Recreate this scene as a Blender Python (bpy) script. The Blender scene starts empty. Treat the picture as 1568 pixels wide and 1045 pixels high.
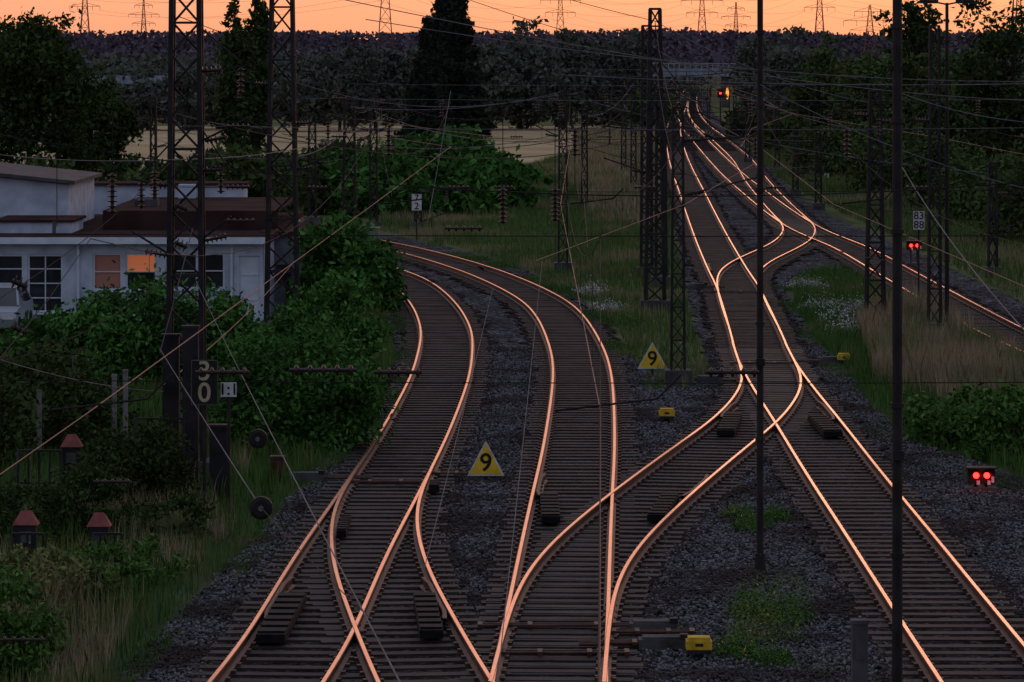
import bpy, math, random
import numpy as np
from mathutils import Vector, Matrix

random.seed(7); RNG = np.random.default_rng(7)
# ---------------------------------------------------------------- survey frame
# Station: footbridge 8.6 m above the rails, looking along +Y. Sight readings -> world metres.
H = 8.6; F = 5900.0; CU = 784.0; VH = 80.0
def gp(u, v, z=0.0):
    D = (H - z) * F / (v - VH)
    return Vector(((u - CU) * D / F, D, z))
def zp(u, v, D):
    return Vector(((u - CU) * D / F, D, H - (v - VH) * D / F))
def sc(v): return (v - VH) / H

scene = bpy.context.scene
col = scene.collection

# ---------------------------------------------------------------- materials
def new_mat(name):
    m = bpy.data.materials.new(name); m.use_nodes = True
    nt = m.node_tree; nt.nodes.clear()
    out = nt.nodes.new('ShaderNodeOutputMaterial')
    return m, nt, out
def N(nt, t, **kw):
    n = nt.nodes.new(t)
    for k, v in kw.items():
        if k.startswith('i_'): n.inputs[k[2:]].default_value = v
        else: setattr(n, k, v)
    return n
def c4(c): return (c[0], c[1], c[2], 1.0)

def mat_noise(name, c1, c2, scale=3.0, rough=0.7, metal=0.0, bump=0.0, bscale=None, detail=4, spec=0.3, lo=.35, hi=.65):
    m, nt, out = new_mat(name)
    b = N(nt, 'ShaderNodeBsdfPrincipled')
    b.inputs['Roughness'].default_value = rough; b.inputs['Metallic'].default_value = metal
    b.inputs['Specular IOR Level'].default_value = spec
    g = N(nt, 'ShaderNodeNewGeometry')
    n = N(nt, 'ShaderNodeTexNoise'); n.inputs['Scale'].default_value = scale; n.inputs['Detail'].default_value = detail
    nt.links.new(g.outputs['Position'], n.inputs['Vector'])
    r = N(nt, 'ShaderNodeValToRGB'); r.color_ramp.elements[0].position = lo; r.color_ramp.elements[1].position = hi
    r.color_ramp.elements[0].color = c4(c1); r.color_ramp.elements[1].color = c4(c2)
    nt.links.new(n.outputs['Fac'], r.inputs['Fac']); nt.links.new(r.outputs['Color'], b.inputs['Base Color'])
    if bump:
        n2 = N(nt, 'ShaderNodeTexNoise'); n2.inputs['Scale'].default_value = bscale or scale * 6
        nt.links.new(g.outputs['Position'], n2.inputs['Vector'])
        bp = N(nt, 'ShaderNodeBump'); bp.inputs['Strength'].default_value = 0.8; bp.inputs['Distance'].default_value = bump
        nt.links.new(n2.outputs['Fac'], bp.inputs['Height']); nt.links.new(bp.outputs['Normal'], b.inputs['Normal'])
    nt.links.new(b.outputs['BSDF'], out.inputs['Surface'])
    return m

def mat_ballast(name, dark, light, big):
    m, nt, out = new_mat(name)
    b = N(nt, 'ShaderNodeBsdfDiffuse')
    g = N(nt, 'ShaderNodeNewGeometry')
    v = N(nt, 'ShaderNodeTexVoronoi'); v.inputs['Scale'].default_value = 12.0
    nt.links.new(g.outputs['Position'], v.inputs['Vector'])
    sep = N(nt, 'ShaderNodeSeparateColor'); nt.links.new(v.outputs['Color'], sep.inputs['Color'])
    r = N(nt, 'ShaderNodeValToRGB')
    e = r.color_ramp.elements; e[0].color = c4(dark); e[1].color = c4(light); e[0].position = .05; e[1].position = 1.0
    x = e.new(.8); x.color = c4([a * .35 + c * .65 for a, c in zip(light, dark)])
    nt.links.new(sep.outputs['Red'], r.inputs['Fac'])
    n = N(nt, 'ShaderNodeTexNoise'); n.inputs['Scale'].default_value = .45; n.inputs['Detail'].default_value = 5
    nt.links.new(g.outputs['Position'], n.inputs['Vector'])
    r2 = N(nt, 'ShaderNodeValToRGB'); r2.color_ramp.elements[0].position = .38; r2.color_ramp.elements[1].position = .65
    r2.color_ramp.elements[0].color = (1, 1, 1, 1); r2.color_ramp.elements[1].color = c4(big)
    nt.links.new(n.outputs['Fac'], r2.inputs['Fac'])
    mx = N(nt, 'ShaderNodeMix', data_type='RGBA', blend_type='MULTIPLY'); mx.inputs['Factor'].default_value = 1
    nt.links.new(r.outputs['Color'], mx.inputs['A']); nt.links.new(r2.outputs['Color'], mx.inputs['B'])
    nt.links.new(mx.outputs['Result'], b.inputs['Color'])
    bp = N(nt, 'ShaderNodeBump'); bp.inputs['Strength'].default_value = 1.0; bp.inputs['Distance'].default_value = .09
    bp.invert = True
    nt.links.new(v.outputs['Distance'], bp.inputs['Height']); nt.links.new(bp.outputs['Normal'], b.inputs['Normal'])
    nt.links.new(b.outputs['BSDF'], out.inputs['Surface'])
    return m

def mat_foliage(name, dark, light, tan=None, tscale=.25, transl=0, tl=.5, th=.62):
    m, nt, out = new_mat(name)
    g = N(nt, 'ShaderNodeNewGeometry')
    r = N(nt, 'ShaderNodeValToRGB'); r.color_ramp.elements[0].color = c4(dark); r.color_ramp.elements[1].color = c4(light)
    nt.links.new(g.outputs['Random Per Island'], r.inputs['Fac'])
    n = N(nt, 'ShaderNodeTexNoise'); n.inputs['Scale'].default_value = tscale; n.inputs['Detail'].default_value = 1
    nt.links.new(g.outputs['Position'], n.inputs['Vector'])
    r2 = N(nt, 'ShaderNodeValToRGB'); r2.color_ramp.elements[0].position = tl; r2.color_ramp.elements[1].position = th
    r2.color_ramp.elements[0].color = (0, 0, 0, 1); r2.color_ramp.elements[1].color = (1, 1, 1, 1)
    nt.links.new(n.outputs['Fac'], r2.inputs['Fac'])
    mx = N(nt, 'ShaderNodeMix', data_type='RGBA')
    nt.links.new(r2.outputs['Color'], mx.inputs['Factor'])
    nt.links.new(r.outputs['Color'], mx.inputs['A'])
    mx.inputs['B'].default_value = c4(tan if tan else [a * .55 for a in light])
    d = N(nt, 'ShaderNodeBsdfDiffuse')
    nt.links.new(mx.outputs['Result'], d.inputs['Color'])
    nt.links.new(d.outputs['BSDF'], out.inputs['Surface'])
    return m

def mat_emit(name, colr, s):
    m, nt, out = new_mat(name)
    b = N(nt, 'ShaderNodeBsdfPrincipled'); b.inputs['Base Color'].default_value = c4(colr)
    b.inputs['Emission Color'].default_value = c4(colr); b.inputs['Emission Strength'].default_value = s
    nt.links.new(b.outputs['BSDF'], out.inputs['Surface'])
    return m

M_ground = mat_noise('ground_soil_grass', (.022, .04, .014), (.05, .07, .028), .35, .95, bump=.05, bscale=6, spec=.1)
M_wheat = mat_noise('wheat', (.32, .24, .13), (.44, .34, .20), .08, .95, bump=.06, bscale=3, spec=.05)
M_meadow = mat_noise('meadow_grass', (.035, .07, .022), (.11, .11, .05), .12, .95, bump=.06, bscale=5, spec=.05)
M_ballast = mat_ballast('ballast_stone', (.016, .015, .018), (.33, .32, .345), (.55, .49, .47))
M_bed = mat_ballast('rusty_ballast_stone', (.016, .013, .013), (.13, .105, .10), (.7, .62, .58))
M_sleeper = mat_noise('oiled_timber_sleeper', (.022, .018, .018), (.052, .043, .042), 1.3, .7, bump=.01, bscale=40, spec=.15, detail=6)
M_rust = mat_noise('rusty_rail', (.032, .013, .009), (.09, .034, .022), 5, .55, spec=.3)
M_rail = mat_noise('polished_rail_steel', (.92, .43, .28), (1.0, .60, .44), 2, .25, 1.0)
M_steel = mat_noise('painted_mast_steel', (.009, .009, .011), (.022, .022, .025), 2.5, .65, spec=.2)
M_dark = mat_noise('dark_rubber', (.004, .004, .005), (.010, .010, .012), 6, .7, spec=.12)
M_wire = mat_noise('copper_wire', (.012, .010, .012), (.028, .022, .024), 1, .7, 0, spec=.1)
M_cwire = mat_noise('worn_contact_wire', (.16, .065, .06), (.25, .11, .10), 1, .6, 0, spec=.3)
M_greywire = mat_noise('grey_cable', (.09, .09, .105), (.15, .15, .175), 1, .7, 0, spec=.1)
M_insul = mat_noise('brown_porcelain', (.014, .007, .008), (.03, .016, .016), 8, .4, spec=.3)
M_bark = mat_noise('bark', (.02, .016, .013), (.055, .045, .036), 4, .9, bump=.03)
M_conc = mat_noise('concrete', (.13, .13, .13), (.25, .25, .25), 2, .85, bump=.01)
M_concdk = mat_noise('weathered_concrete', (.035, .035, .037), (.08, .08, .085), 2, .85, bump=.01)
M_white = mat_noise('white_render', (.27, .33, .43), (.48, .56, .68), 1.6, .85, lo=.25, hi=.6, spec=.1)
M_whitef = mat_noise('white_window_frame', (.48, .55, .66), (.60, .67, .78), 3, .6, spec=.1)
M_grwall = mat_noise('grey_render', (.14, .14, .18), (.24, .24, .29), 1.2, .85)
M_roof = mat_noise('brown_roof_felt', (.026, .014, .014), (.050, .029, .028), .7, .95, spec=.02)
M_glass = mat_noise('window_glass', (.01, .012, .016), (.03, .032, .04), .9, .08, spec=.5)
M_glow = mat_emit('sunset_glow_pane', (.80, .22, .09), .22)  # sunset light in the window, painted as a glowing pane; no lamp behind it
M_glow2 = mat_emit('sunset_glow_pane_dim', (.35, .14, .11), .02)  # weaker sunset glow, painted into the pane colour with slight emission
M_yellow = mat_noise('yellow_paint', (.60, .40, .03), (.76, .52, .05), 6, .6, spec=.1)
M_yelbox = mat_noise('yellow_plastic', (.40, .26, .02), (.60, .40, .04), 6, .6, spec=.1)
M_black = mat_noise('black_paint', (.008, .008, .008), (.015, .015, .015), 6, .6, spec=.2)
M_cream = mat_noise('weathered_cream_paint', (.30, .26, .17), (.40, .35, .23), 6, .6)
M_signw = mat_noise('white_sign_paint', (.42, .42, .45), (.6, .6, .64), 6, .6, spec=.1)
M_redcap = mat_noise('faded_red_paint', (.14, .035, .03), (.22, .06, .05), 6, .7)
M_red = mat_emit('red_signal_lens', (1.0, .015, .012), 9)
M_orange = mat_emit('sodium_lamp', (1.0, .30, .03), 1.6)
M_bridge = mat_noise('blue_grey_bridge_steel', (.20, .23, .30), (.27, .31, .39), 1, .8, spec=.1)
M_pylon = mat_noise('hazed_pylon_steel', (.16, .07, .055), (.22, .10, .08), .1, .8, spec=.1)  # orange-brown of the distant haze put into the steel colour
M_carp = mat_noise('silver_car_paint', (.22, .26, .31), (.28, .32, .38), 1, .3, .3)
F_bush = mat_foliage('bush_leaves', (.028, .080, .020), (.090, .22, .050), (.035, .085, .022), .6)
F_tree = mat_foliage('tree_leaves', (.036, .062, .022), (.085, .128, .044), None, .12)
F_treeM = mat_foliage('hazy_tree_leaves', (.075, .085, .072), (.11, .125, .098), (.07, .08, .068), .06)  # paler grey leaves for far trees: aerial haze painted into the colour
F_treeL = mat_foliage('dark_tree_leaves', (.018, .034, .013), (.055, .085, .028), None, .3)
F_con = mat_foliage('conifer_needles', (.014, .020, .017), (.030, .040, .028), None, .2, .1)
F_far = mat_foliage('distant_forest_leaves', (.095, .076, .105), (.115, .092, .125), (.088, .07, .097), .01, .1)  # purplish aerial haze painted into the leaf colour
F_grass = mat_foliage('grass_blades', (.045, .09, .024), (.12, .18, .060), (.25, .21, .12), .16, .35, .54, .66)
F_grassG = mat_foliage('green_grass_blades', (.032, .082, .018), (.10, .19, .048), (.17, .17, .07), .3, .35, .55, .7)
F_tan = mat_foliage('dry_grass_blades', (.18, .15, .085), (.42, .34, .23), (.11, .15, .055), .4, .35, .5, .64)
F_flower = mat_foliage('yellow_flowers', (.5, .4, .03), (.7, .55, .06), None, .3)
F_wflower = mat_foliage('white_flowers', (.5, .5, .53), (.7, .7, .75), (.5, .5, .55), .3)
F_stone = mat_foliage('ballast_stones', (.018, .016, .018), (.21, .20, .22), (.06, .05, .048), .45, 0, .5, .62)

# ---------------------------------------------------------------- mesh builder
class MB:
    def __init__(s): s.v = []; s.f = []; s.m = []
    def add(s, vs, fs, m=0):
        o = len(s.v); s.v.extend([tuple(p) for p in vs]); s.f.extend([[i + o for i in f] for f in fs]); s.m.extend([m] * len(fs))
    def box(s, c, size, m=0, rot=0.0):
        x, y, z = [a / 2 for a in size]; cr, sr = math.cos(rot), math.sin(rot)
        vs = []
        for dz in (-z, z):
            for dx, dy in ((-x, -y), (x, -y), (x, y), (-x, y)):
                vs.append((c[0] + dx * cr - dy * sr, c[1] + dx * sr + dy * cr, c[2] + dz))
        s.add(vs, [(3, 2, 1, 0), (4, 5, 6, 7), (0, 1, 5, 4), (1, 2, 6, 5), (2, 3, 7, 6), (3, 0, 4, 7)], m)
    def beam(s, a, b, w, h=None, m=0):
        a = Vector(a); b = Vector(b); d = b - a
        if d.length < 1e-6: return
        d.normalize(); h = h or w
        up = Vector((0, 0, 1)) if abs(d.z) < .95 else Vector((0, 1, 0))
        x = d.cross(up).normalized(); y = x.cross(d)
        vs = [p + x * (i * w / 2) + y * (j * h / 2) for p in (a, b) for i, j in ((-1, -1), (1, -1), (1, 1), (-1, 1))]
        s.add(vs, [(3, 2, 1, 0), (4, 5, 6, 7), (0, 1, 5, 4), (1, 2, 6, 5), (2, 3, 7, 6), (3, 0, 4, 7)], m)
    def tube(s, pts, r, n=6, m=0, cap=True):
        pts = [Vector(p) for p in pts]; k = len(pts)
        rs = r if isinstance(r, (list, tuple)) else [r] * k
        vs = []; 
        for i, p in enumerate(pts):
            d = (pts[min(i + 1, k - 1)] - pts[max(i - 1, 0)])
            if d.length < 1e-9: d = Vector((0, 0, 1))
            d.normalize(); up = Vector((0, 0, 1)) if abs(d.z) < .9 else Vector((0, 1, 0))
            x = d.cross(up).normalized(); y = x.cross(d)
            for j in range(n):
                t = 2 * math.pi * j / n
                vs.append(p + x * (rs[i] * math.cos(t)) + y * (rs[i] * math.sin(t)))
        fs = [(i * n + j, i * n + (j + 1) % n, (i + 1) * n + (j + 1) % n, (i + 1) * n + j) for i in range(k - 1) for j in range(n)]
        if cap: fs += [tuple(range(n))[::-1], tuple(range((k - 1) * n, k * n))]
        s.add(vs, fs, m)
    def insulator(s, a, b, r=.075, ribs=6, m=1):
        a = Vector(a); b = Vector(b); L = b - a
        if L.length < 1e-4: return
        pts = []; rs = []
        for i in range(ribs):
            for t, q in ((.0, .35), (.35, .4), (.45, 1.0), (.62, .95), (.72, .38), (.98, .35)):
                pts.append(a + L * ((i + t) / ribs)); rs.append(r * q)
        s.tube(pts, rs, 8, m)
    def obj(s, name, mats, loc=None, parent=None, smooth=False):
        me = bpy.data.meshes.new(name)
        loc = Vector(loc) if loc is not None else Vector((0, 0, 0))
        me.from_pydata([(p[0] - loc.x, p[1] - loc.y, p[2] - loc.z) for p in s.v], [], s.f)
        for m in mats: me.materials.append(m)
        me.polygons.foreach_set('material_index', s.m)
        if smooth: me.polygons.foreach_set('use_smooth', [True] * len(s.f))
        me.update()
        o = bpy.data.objects.new(name, me); o.location = loc; col.objects.link(o)
        if parent: o.parent = parent; o.location = loc - parent.location
        return o

def mesh_np(name, V, nper, mats, midx=None):
    me = bpy.data.meshes.new(name); n = len(V); nf = n // nper
    me.vertices.add(n); me.vertices.foreach_set('co', np.ascontiguousarray(V, dtype=np.float32).ravel())
    me.loops.add(n); me.loops.foreach_set('vertex_index', np.arange(n, dtype=np.int32))
    me.polygons.add(nf); me.polygons.foreach_set('loop_start', np.arange(nf, dtype=np.int32) * nper)
    for m in mats: me.materials.append(m)
    if midx is not None: me.polygons.foreach_set('material_index', midx.astype(np.int32))
    me.update(calc_edges=True)
    return me
def link(name, me, parent=None):
    o = bpy.data.objects.new(name, me); col.objects.link(o)
    if parent: o.parent = parent
    return o

def text_geo(txt, size):
    c = bpy.data.curves.new('t', 'FONT'); c.body = txt; c.size = size; c.align_x = 'CENTER'; c.align_y = 'CENTER'
    c.offset = size * .012
    o = bpy.data.objects.new('t', c); col.objects.link(o)
    bpy.context.view_layer.update()
    me = bpy.data.meshes.new_from_object(o.evaluated_get(bpy.context.evaluated_depsgraph_get()))
    vs = [v.co.copy() for v in me.vertices]; fs = [tuple(p.vertices) for p in me.polygons]
    bpy.data.objects.remove(o); bpy.data.curves.remove(c); bpy.data.meshes.remove(me)
    return vs, fs
def add_text(mb, txt, size, pos, m):
    vs, fs = text_geo(txt, size)
    mb.add([(pos[0] + v.x, pos[1], pos[2] + v.y) for v in vs], fs, m)

# ---------------------------------------------------------------- splines
def catmull(P, ds=1.0):
    P = [np.array(p[:2], float) for p in P]
    P = [2 * P[0] - P[1]] + P + [2 * P[-1] - P[-2]]
    out = []
    for i in range(1, len(P) - 2):
        a, b, c, d = P[i - 1:i + 3]; n = max(2, int(np.linalg.norm(c - b) / .5))
        for t in np.linspace(0, 1, n, endpoint=False):
            out.append(.5 * ((2 * b) + (-a + c) * t + (2 * a - 5 * b + 4 * c - d) * t * t + (-a + 3 * b - 3 * c + d) * t ** 3))
    out.append(P[-2]); out = np.array(out)
    for _ in range(40):
        q = out.copy(); q[1:-1] = (out[:-2] + 2 * out[1:-1] + out[2:]) / 4; out = q
    L = np.r_[0, np.cumsum(np.linalg.norm(np.diff(out, axis=0), axis=1))]
    t = np.arange(0, L[-1], ds)
    return np.c_[np.interp(t, L, out[:, 0]), np.interp(t, L, out[:, 1])]
def normals(c):
    d = np.gradient(c, axis=0); d /= np.linalg.norm(d, axis=1)[:, None]
    return d, np.c_[d[:, 1], -d[:, 0]]

ZR = .26
def trk(lst): return [gp(u, v, ZR) for u, v in lst]
TA = trk([(222, 1300), (330, 1150), (406, 1045), (451, 985), (522, 850), (577, 760), (630, 670), (664, 600), (678, 560), (684, 515), (678, 490), (664, 465), (640, 440), (616, 425), (583, 412), (546, 401), (505, 390), (450, 379), (380, 367)])
TB = trk([(850, 1300), (844, 1150), (838, 1045), (848, 985), (863, 860), (876, 760), (887, 680), (892, 600), (890, 560), (882, 530), (862, 490), (837, 463), (797, 440), (751, 420), (717, 408), (674, 395), (636, 385), (587, 374), (545, 366), (490, 357), (430, 349)])
TAX = trk([(820, 1300), (725, 1150), (667, 1045), (642, 1000), (614, 940), (586, 880), (574, 830), (572, 790), (585, 750), (606, 712)])
TCB = trk([(838, 1045), (847, 990), (854, 950), (869, 895), (897, 850), (940, 805), (990, 762), (1036, 725), (1094, 680), (1138, 647), (1162, 622), (1178, 600), (1183, 580), (1177, 560), (1170, 545), (1162, 525)])
TC = trk([(1715, 1300), (1606, 1150), (1530, 1045), (1492, 995), (1440, 925), (1356, 810), (1293, 725), (1237, 645), (1204, 600), (1184, 570), (1170, 545), (1154, 500), (1130, 440), (1113, 410), (1088, 360), (1062, 300), (1038, 240), (1031, 200), (1038, 175), (1045, 158), (1048, 140)])
TDC = trk([(1154, 500), (1141, 470), (1131, 440), (1130, 422), (1137, 410), (1151, 400), (1171, 390), (1193, 380), (1211, 370), (1221, 360), (1224, 350), (1219, 341), (1205, 330)])
TD = trk([(2200, 830), (1828, 650), (1657, 560), (1532, 505), (1377, 420), (1305, 380), (1222, 343), (1150, 290), (1110, 255), (1068, 210), (1052, 190), (1046, 165), (1052, 140)])
TE = trk([(1222, 343), (1190, 312), (1160, 278), (1135, 243), (1098, 210), (1072, 188), (1060, 165), (1062, 140)])
TRACKS = {}
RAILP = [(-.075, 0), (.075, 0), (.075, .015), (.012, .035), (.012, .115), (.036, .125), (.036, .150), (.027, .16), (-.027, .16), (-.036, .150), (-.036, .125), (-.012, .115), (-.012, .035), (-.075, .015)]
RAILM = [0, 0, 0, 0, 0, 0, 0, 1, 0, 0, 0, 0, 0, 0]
def sweep_rail(mb, base, nrm, zo, mats=RAILM):
    n = len(RAILP); vs = []
    for i in range(len(base)):
        for (a, b) in RAILP:
            vs.append((base[i, 0] + nrm[i, 0] * a, base[i, 1] + nrm[i, 1] * a, zo + b))
    for j in range(n):
        fs = [(i * n + j, i * n + (j + 1) % n, (i + 1) * n + (j + 1) % n, (i + 1) * n + j) for i in range(len(base) - 1)]
        if j == 0: mb.add(vs, fs, mats[j]); off = len(mb.v) - len(vs)
        else:
            mb.f.extend([[q + off for q in f] for f in fs]); mb.m.extend([mats[j]] * len(fs))
def build_track(key, pts, k, sl=2.4):
    c = catmull(pts, .75); TRACKS[key] = c
    d, nrm = normals(c); mb = MB(); zo = .10 + k * .004
    for side in (-1, 1): sweep_rail(mb, c + nrm * side * .7525, nrm, zo)
    cs = catmull(pts, .62); ds, ns = normals(cs)
    for i in range(len(cs)):
        if cs[i, 1] > 330: continue
        a = math.atan2(ns[i, 1], ns[i, 0]) + random.uniform(-.015, .015)
        L = sl + random.uniform(-.10, .12); of = random.uniform(-.05, .05)
        mb.box((cs[i, 0] + of, cs[i, 1] + random.uniform(-.03, .03), .049 + k * .003 + random.uniform(-.006, .003)), (L, .27 + random.uniform(-.02, .02), .10), 2, a)
        if cs[i, 1] < 130:
            for sd in (-1, 1):
                for q in (-.11, .11):
                    p = cs[i] + ns[i] * (sd * .7525 + q)
                    mb.box((p[0], p[1], .115 + k * .004), (.06, .12, .05), 0, a)
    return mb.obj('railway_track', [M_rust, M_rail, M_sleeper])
for k, (key, pts) in enumerate([('A', TA), ('B', TB), ('AX', TAX), ('CB', TCB), ('C', TC), ('DC', TDC), ('D', TD), ('E', TE)]):
    build_track(key, pts, k % 4 if key not in ('DC', 'E') else 1 if key == 'DC' else 3)
def check_rail(key, D0, L, side):
    c = TRACKS[key]; d, nrm = normals(c); k = (c[:, 1] > D0 - L / 2) & (c[:, 1] < D0 + L / 2)
    if k.sum() < 3: return
    b = c[k]; nn = nrm[k]; off = np.full(len(b), .67); off[0] = off[-1] = .61
    mb = MB(); sweep_rail(mb, b + nn * (side * off)[:, None], nn, .096, [0] * 14); mb.obj('check_rail', [M_rust, M_rust])
for t in [('B', 74.5, 5, -1), ('CB', 74.5, 5, 1), ('A', 59, 5, -1), ('AX', 59, 5, 1), ('C', 90, 5, 1), ('CB', 90, 5, -1), ('C', 150, 5, -1)]: check_rail(*t)

# ---------------------------------------------------------------- ground sheets
mb = MB(); R = 7000
mb.add([(-R, -300, 0), (R, -300, 0), (R, 7000, 0), (-R, 7000, 0)], [(0, 1, 2, 3)])
mb.obj('ground', [M_ground])
def poly_w(lst, z=0): return [gp(u, v, z) for u, v in lst]
def ragged(P, step=1.0, amp=.3):
    out = []
    for i in range(len(P)):
        a = P[i]; b = P[(i + 1) % len(P)]; n = max(1, min(60, int((b - a).length / step)))
        for t in range(n):
            p = a.lerp(b, t / n); out.append(Vector((p.x + random.uniform(-amp, amp), p.y + random.uniform(-amp * 2, amp * 2), p.z)))
    return out
def sheet(name, lst, z, mat, amp=.3, step=1.0, obj=True):
    P = ragged([Vector((p.x, p.y, z)) for p in poly_w(lst)], step, amp)
    m = MB(); m.add(P, [list(range(len(P)))]); return m.obj(name, [mat])
sheet('meadow', [(-600, 340), (500, 345), (640, 365), (800, 408), (930, 490), (1000, 560), (1090, 560), (1050, 450), (1020, 290), (1008, 200), (1020, 160), (-600, 160)], .006, M_meadow, 1, 4)
sheet('meadow', [(1050, 160), (1110, 200), (1200, 285), (1350, 365), (1600, 470), (2300, 700), (3000, 600), (1600, 200), (1300, 165)], .006, M_meadow, .6, 4)
sheet('wheat_field', [(-900, 268), (60, 268), (240, 262), (420, 248), (620, 244), (760, 268), (860, 268), (975, 335), (985, 255), (1000, 215), (1005, 194), (-900, 192)], .03, M_wheat, 1.5, 6)
BAL = [(30, 1300), (90, 1150), (200, 1020), (300, 920), (390, 835), (440, 775), (500, 705), (560, 655), (598, 610), (604, 560), (605, 520), (590, 480), (560, 450), (500, 430), (400, 395), (330, 370), (330, 340), (480, 345), (560, 355), (640, 370), (720, 388), (800, 414), (860, 442), (905, 474), (935, 505), (960, 538), (990, 575), (1050, 600), (1090, 575), (1066, 510), (1055, 450), (1040, 380), (1028, 300), (1012, 240), (1012, 200), (1025, 165), (1040, 140), (1075, 140), (1090, 170), (1130, 210), (1180, 262), (1225, 305), (1275, 335), (1370, 375), (1480, 425), (1568, 468), (1700, 525), (2350, 780), (2350, 900), (1680, 610), (1568, 552), (1480, 505), (1400, 465), (1330, 432), (1270, 415), (1215, 425), (1200, 445), (1215, 475), (1245, 522), (1290, 565), (1330, 622), (1400, 684), (1480, 705), (1568, 742), (1800, 830), (2000, 1300)]
sheet('ballast_bed', BAL, .045, M_ballast, .18, .8)
for key in TRACKS:
    c = TRACKS[key]; d, nrm = normals(c); m = MB(); w = 1.35
    z = .068 + list(TRACKS).index(key) * .0040
    vs = []
    for i in range(len(c)):
        for sd in (-1, 1):
            ww = w + random.uniform(-.25, .25)
            vs.append((c[i, 0] + nrm[i, 0] * sd * ww, c[i, 1] + nrm[i, 1] * sd * ww, z))
    m.add(vs, [(2 * i, 2 * i + 1, 2 * i + 3, 2 * i + 2) for i in range(len(c) - 1)])
    m.obj('track_ballast', [M_bed])

# ---------------------------------------------------------------- vegetation
def rand_unit(n):
    v = RNG.normal(size=(n, 3)); return v / np.linalg.norm(v, axis=1)[:, None]
def leaves(C, size, flat=.5):
    n = len(C); a = rand_unit(n); b = np.cross(a, rand_unit(n)); b /= np.linalg.norm(b, axis=1)[:, None] + 1e-9
    s = size * RNG.uniform(.6, 1.4, (n, 1))
    return np.stack([C + a * s, C + b * s * flat, C - a * s, C - b * s * flat], 1).reshape(-1, 3)
def crown_points(blobs, n, clump=.22, nclump=60):
    B = np.array(blobs, float); vol = (B[:, 3] * B[:, 4] * B[:, 5]) ** (.67); p = vol / vol.sum()
    k = RNG.choice(len(B), nclump, p=p); u = rand_unit(nclump); r = RNG.uniform(.45, 1.0, (nclump, 1)) ** .6
    cc = B[k, :3] + u * r * B[k, 3:]
    cr = clump * B[k, 3:].min(axis=1) * RNG.uniform(.6, 1.5, nclump)
    w = cr ** 2; q = RNG.choice(nclump, n, p=w / w.sum())
    pts = cc[q] + RNG.normal(size=(n, 3)) * cr[q][:, None] * np.array([1, 1, .7]) * .75
    return pts, cc
def tree(name, u, vb, vt, wpx, n=7000, kind='round', mat=None, lsize=None, D=None):
    base = gp(u, vb); s = sc(vb); D = base.y
    hgt = H + (VH - vt) / s; w = wpx / s
    ls = lsize or max(.05, D * .00080); mat = mat or F_tree
    bl = []; bx, by = base.x, base.y
    if kind == 'round':
        for i in range(9):
            a = random.uniform(0, 6.28); rr = random.uniform(.1, .33) * w; zz = random.uniform(.33, .85) * hgt
            q = random.uniform(.20, .30) * w * (1.15 - .45 * zz / hgt)
            bl.append((bx + math.cos(a) * rr, by + math.sin(a) * rr, zz, q, q, min(q * .9, hgt * .2)))
        bl.append((bx, by, hgt * .86, w * .2, w * .2, hgt * .13)); bl.append((bx, by, hgt * .5, w * .36, w * .36, hgt * .3))
        bl.append((bx, by, hgt * .22, w * .38, w * .38, hgt * .18))
        pts, cc = crown_points(bl, n, .30, 120)
    elif kind == 'poplar':
        for i in range(11):
            t = i / 10; q = w * .5 * (math.sin(math.pi * min(1, .15 + t * .85)) ** .6) * random.uniform(.75, 1.05)
            bl.append((bx + random.uniform(-.12, .12) * w, by, hgt * (.1 + .87 * t), q, q, hgt * .08))
        pts, cc = crown_points(bl, n, .38, 160)
    elif kind == 'conifer':
        P = []; cc = []
        L = 17
        for i in range(L):
            t = i / (L - 1); zz = hgt * (.10 + .88 * t); rr = w * .5 * (1 - t) ** .8 * random.uniform(.8, 1.1) + .15
            for j in range(9):
                a = random.uniform(0, 6.28); ln = rr * random.uniform(.65, 1.1); k = int(n / (L * 9) * (1.5 - t))
                q = RNG.uniform(.1, 1, k); wd = .10 * w * (1 - q * .5)
                P.append(np.c_[bx + np.cos(a) * ln * q + RNG.normal(size=k) * wd * .45, by + np.sin(a) * ln * q + RNG.normal(size=k) * wd * .45, zz - q * ln * .28 + RNG.normal(size=k) * .22])
                cc.append((bx + math.cos(a) * ln, by + math.sin(a) * ln, zz - ln * .28))
        pts = np.concatenate(P); cc = np.array(cc)
    pts[:, 2] = np.maximum(pts[:, 2], .15)
    V = leaves(pts, ls)
    mb = MB(); tr = max(.10, hgt * .017)
    wob = [(bx + random.uniform(-.1, .1) * (i > 0), by + random.uniform(-.1, .1), hgt * f) for i, f in enumerate((0, .2, .4, .6, .8, .93))]
    mb.tube(wob, [tr * q for q in (1.25, 1, .8, .55, .3, .08)], 8, 0)
    for i in range(min(26, len(cc))):
        t = cc[RNG.integers(len(cc))]; f = max(.12, min(.8, t[2] / hgt * .7)); st = (bx, by, hgt * f)
        mid = ((st[0] + t[0]) / 2, (st[1] + t[1]) / 2, (st[2] + t[2]) / 2 - .1)
        mb.tube([st, mid, tuple(t)], [tr * .4, tr * .25, tr * .07], 5, 0)
    e = bpy.data.objects.new(name, None); e.location = base; col.objects.link(e)
    o1 = mb.obj('trunk_and_limbs', [M_bark], loc=base, parent=e); 
    me = mesh_np('crown', V - np.array(base), 4, [mat]); link('crown', me, e)
    return e
def bush(name, items, n, ls, mat, clump=.35, ncl=90):
    bl = [(x, y, h * .42, rx, ry, h * .55) for x, y, rx, ry, h in items]
    pts, cc = crown_points(bl, n, clump, ncl); pts[:, 2] = np.abs(pts[:, 2]) + .02
    V = leaves(pts, ls)
    me = mesh_np(name, V, 4, [mat, M_bark]); o = link(name, me)
    return o
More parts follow.
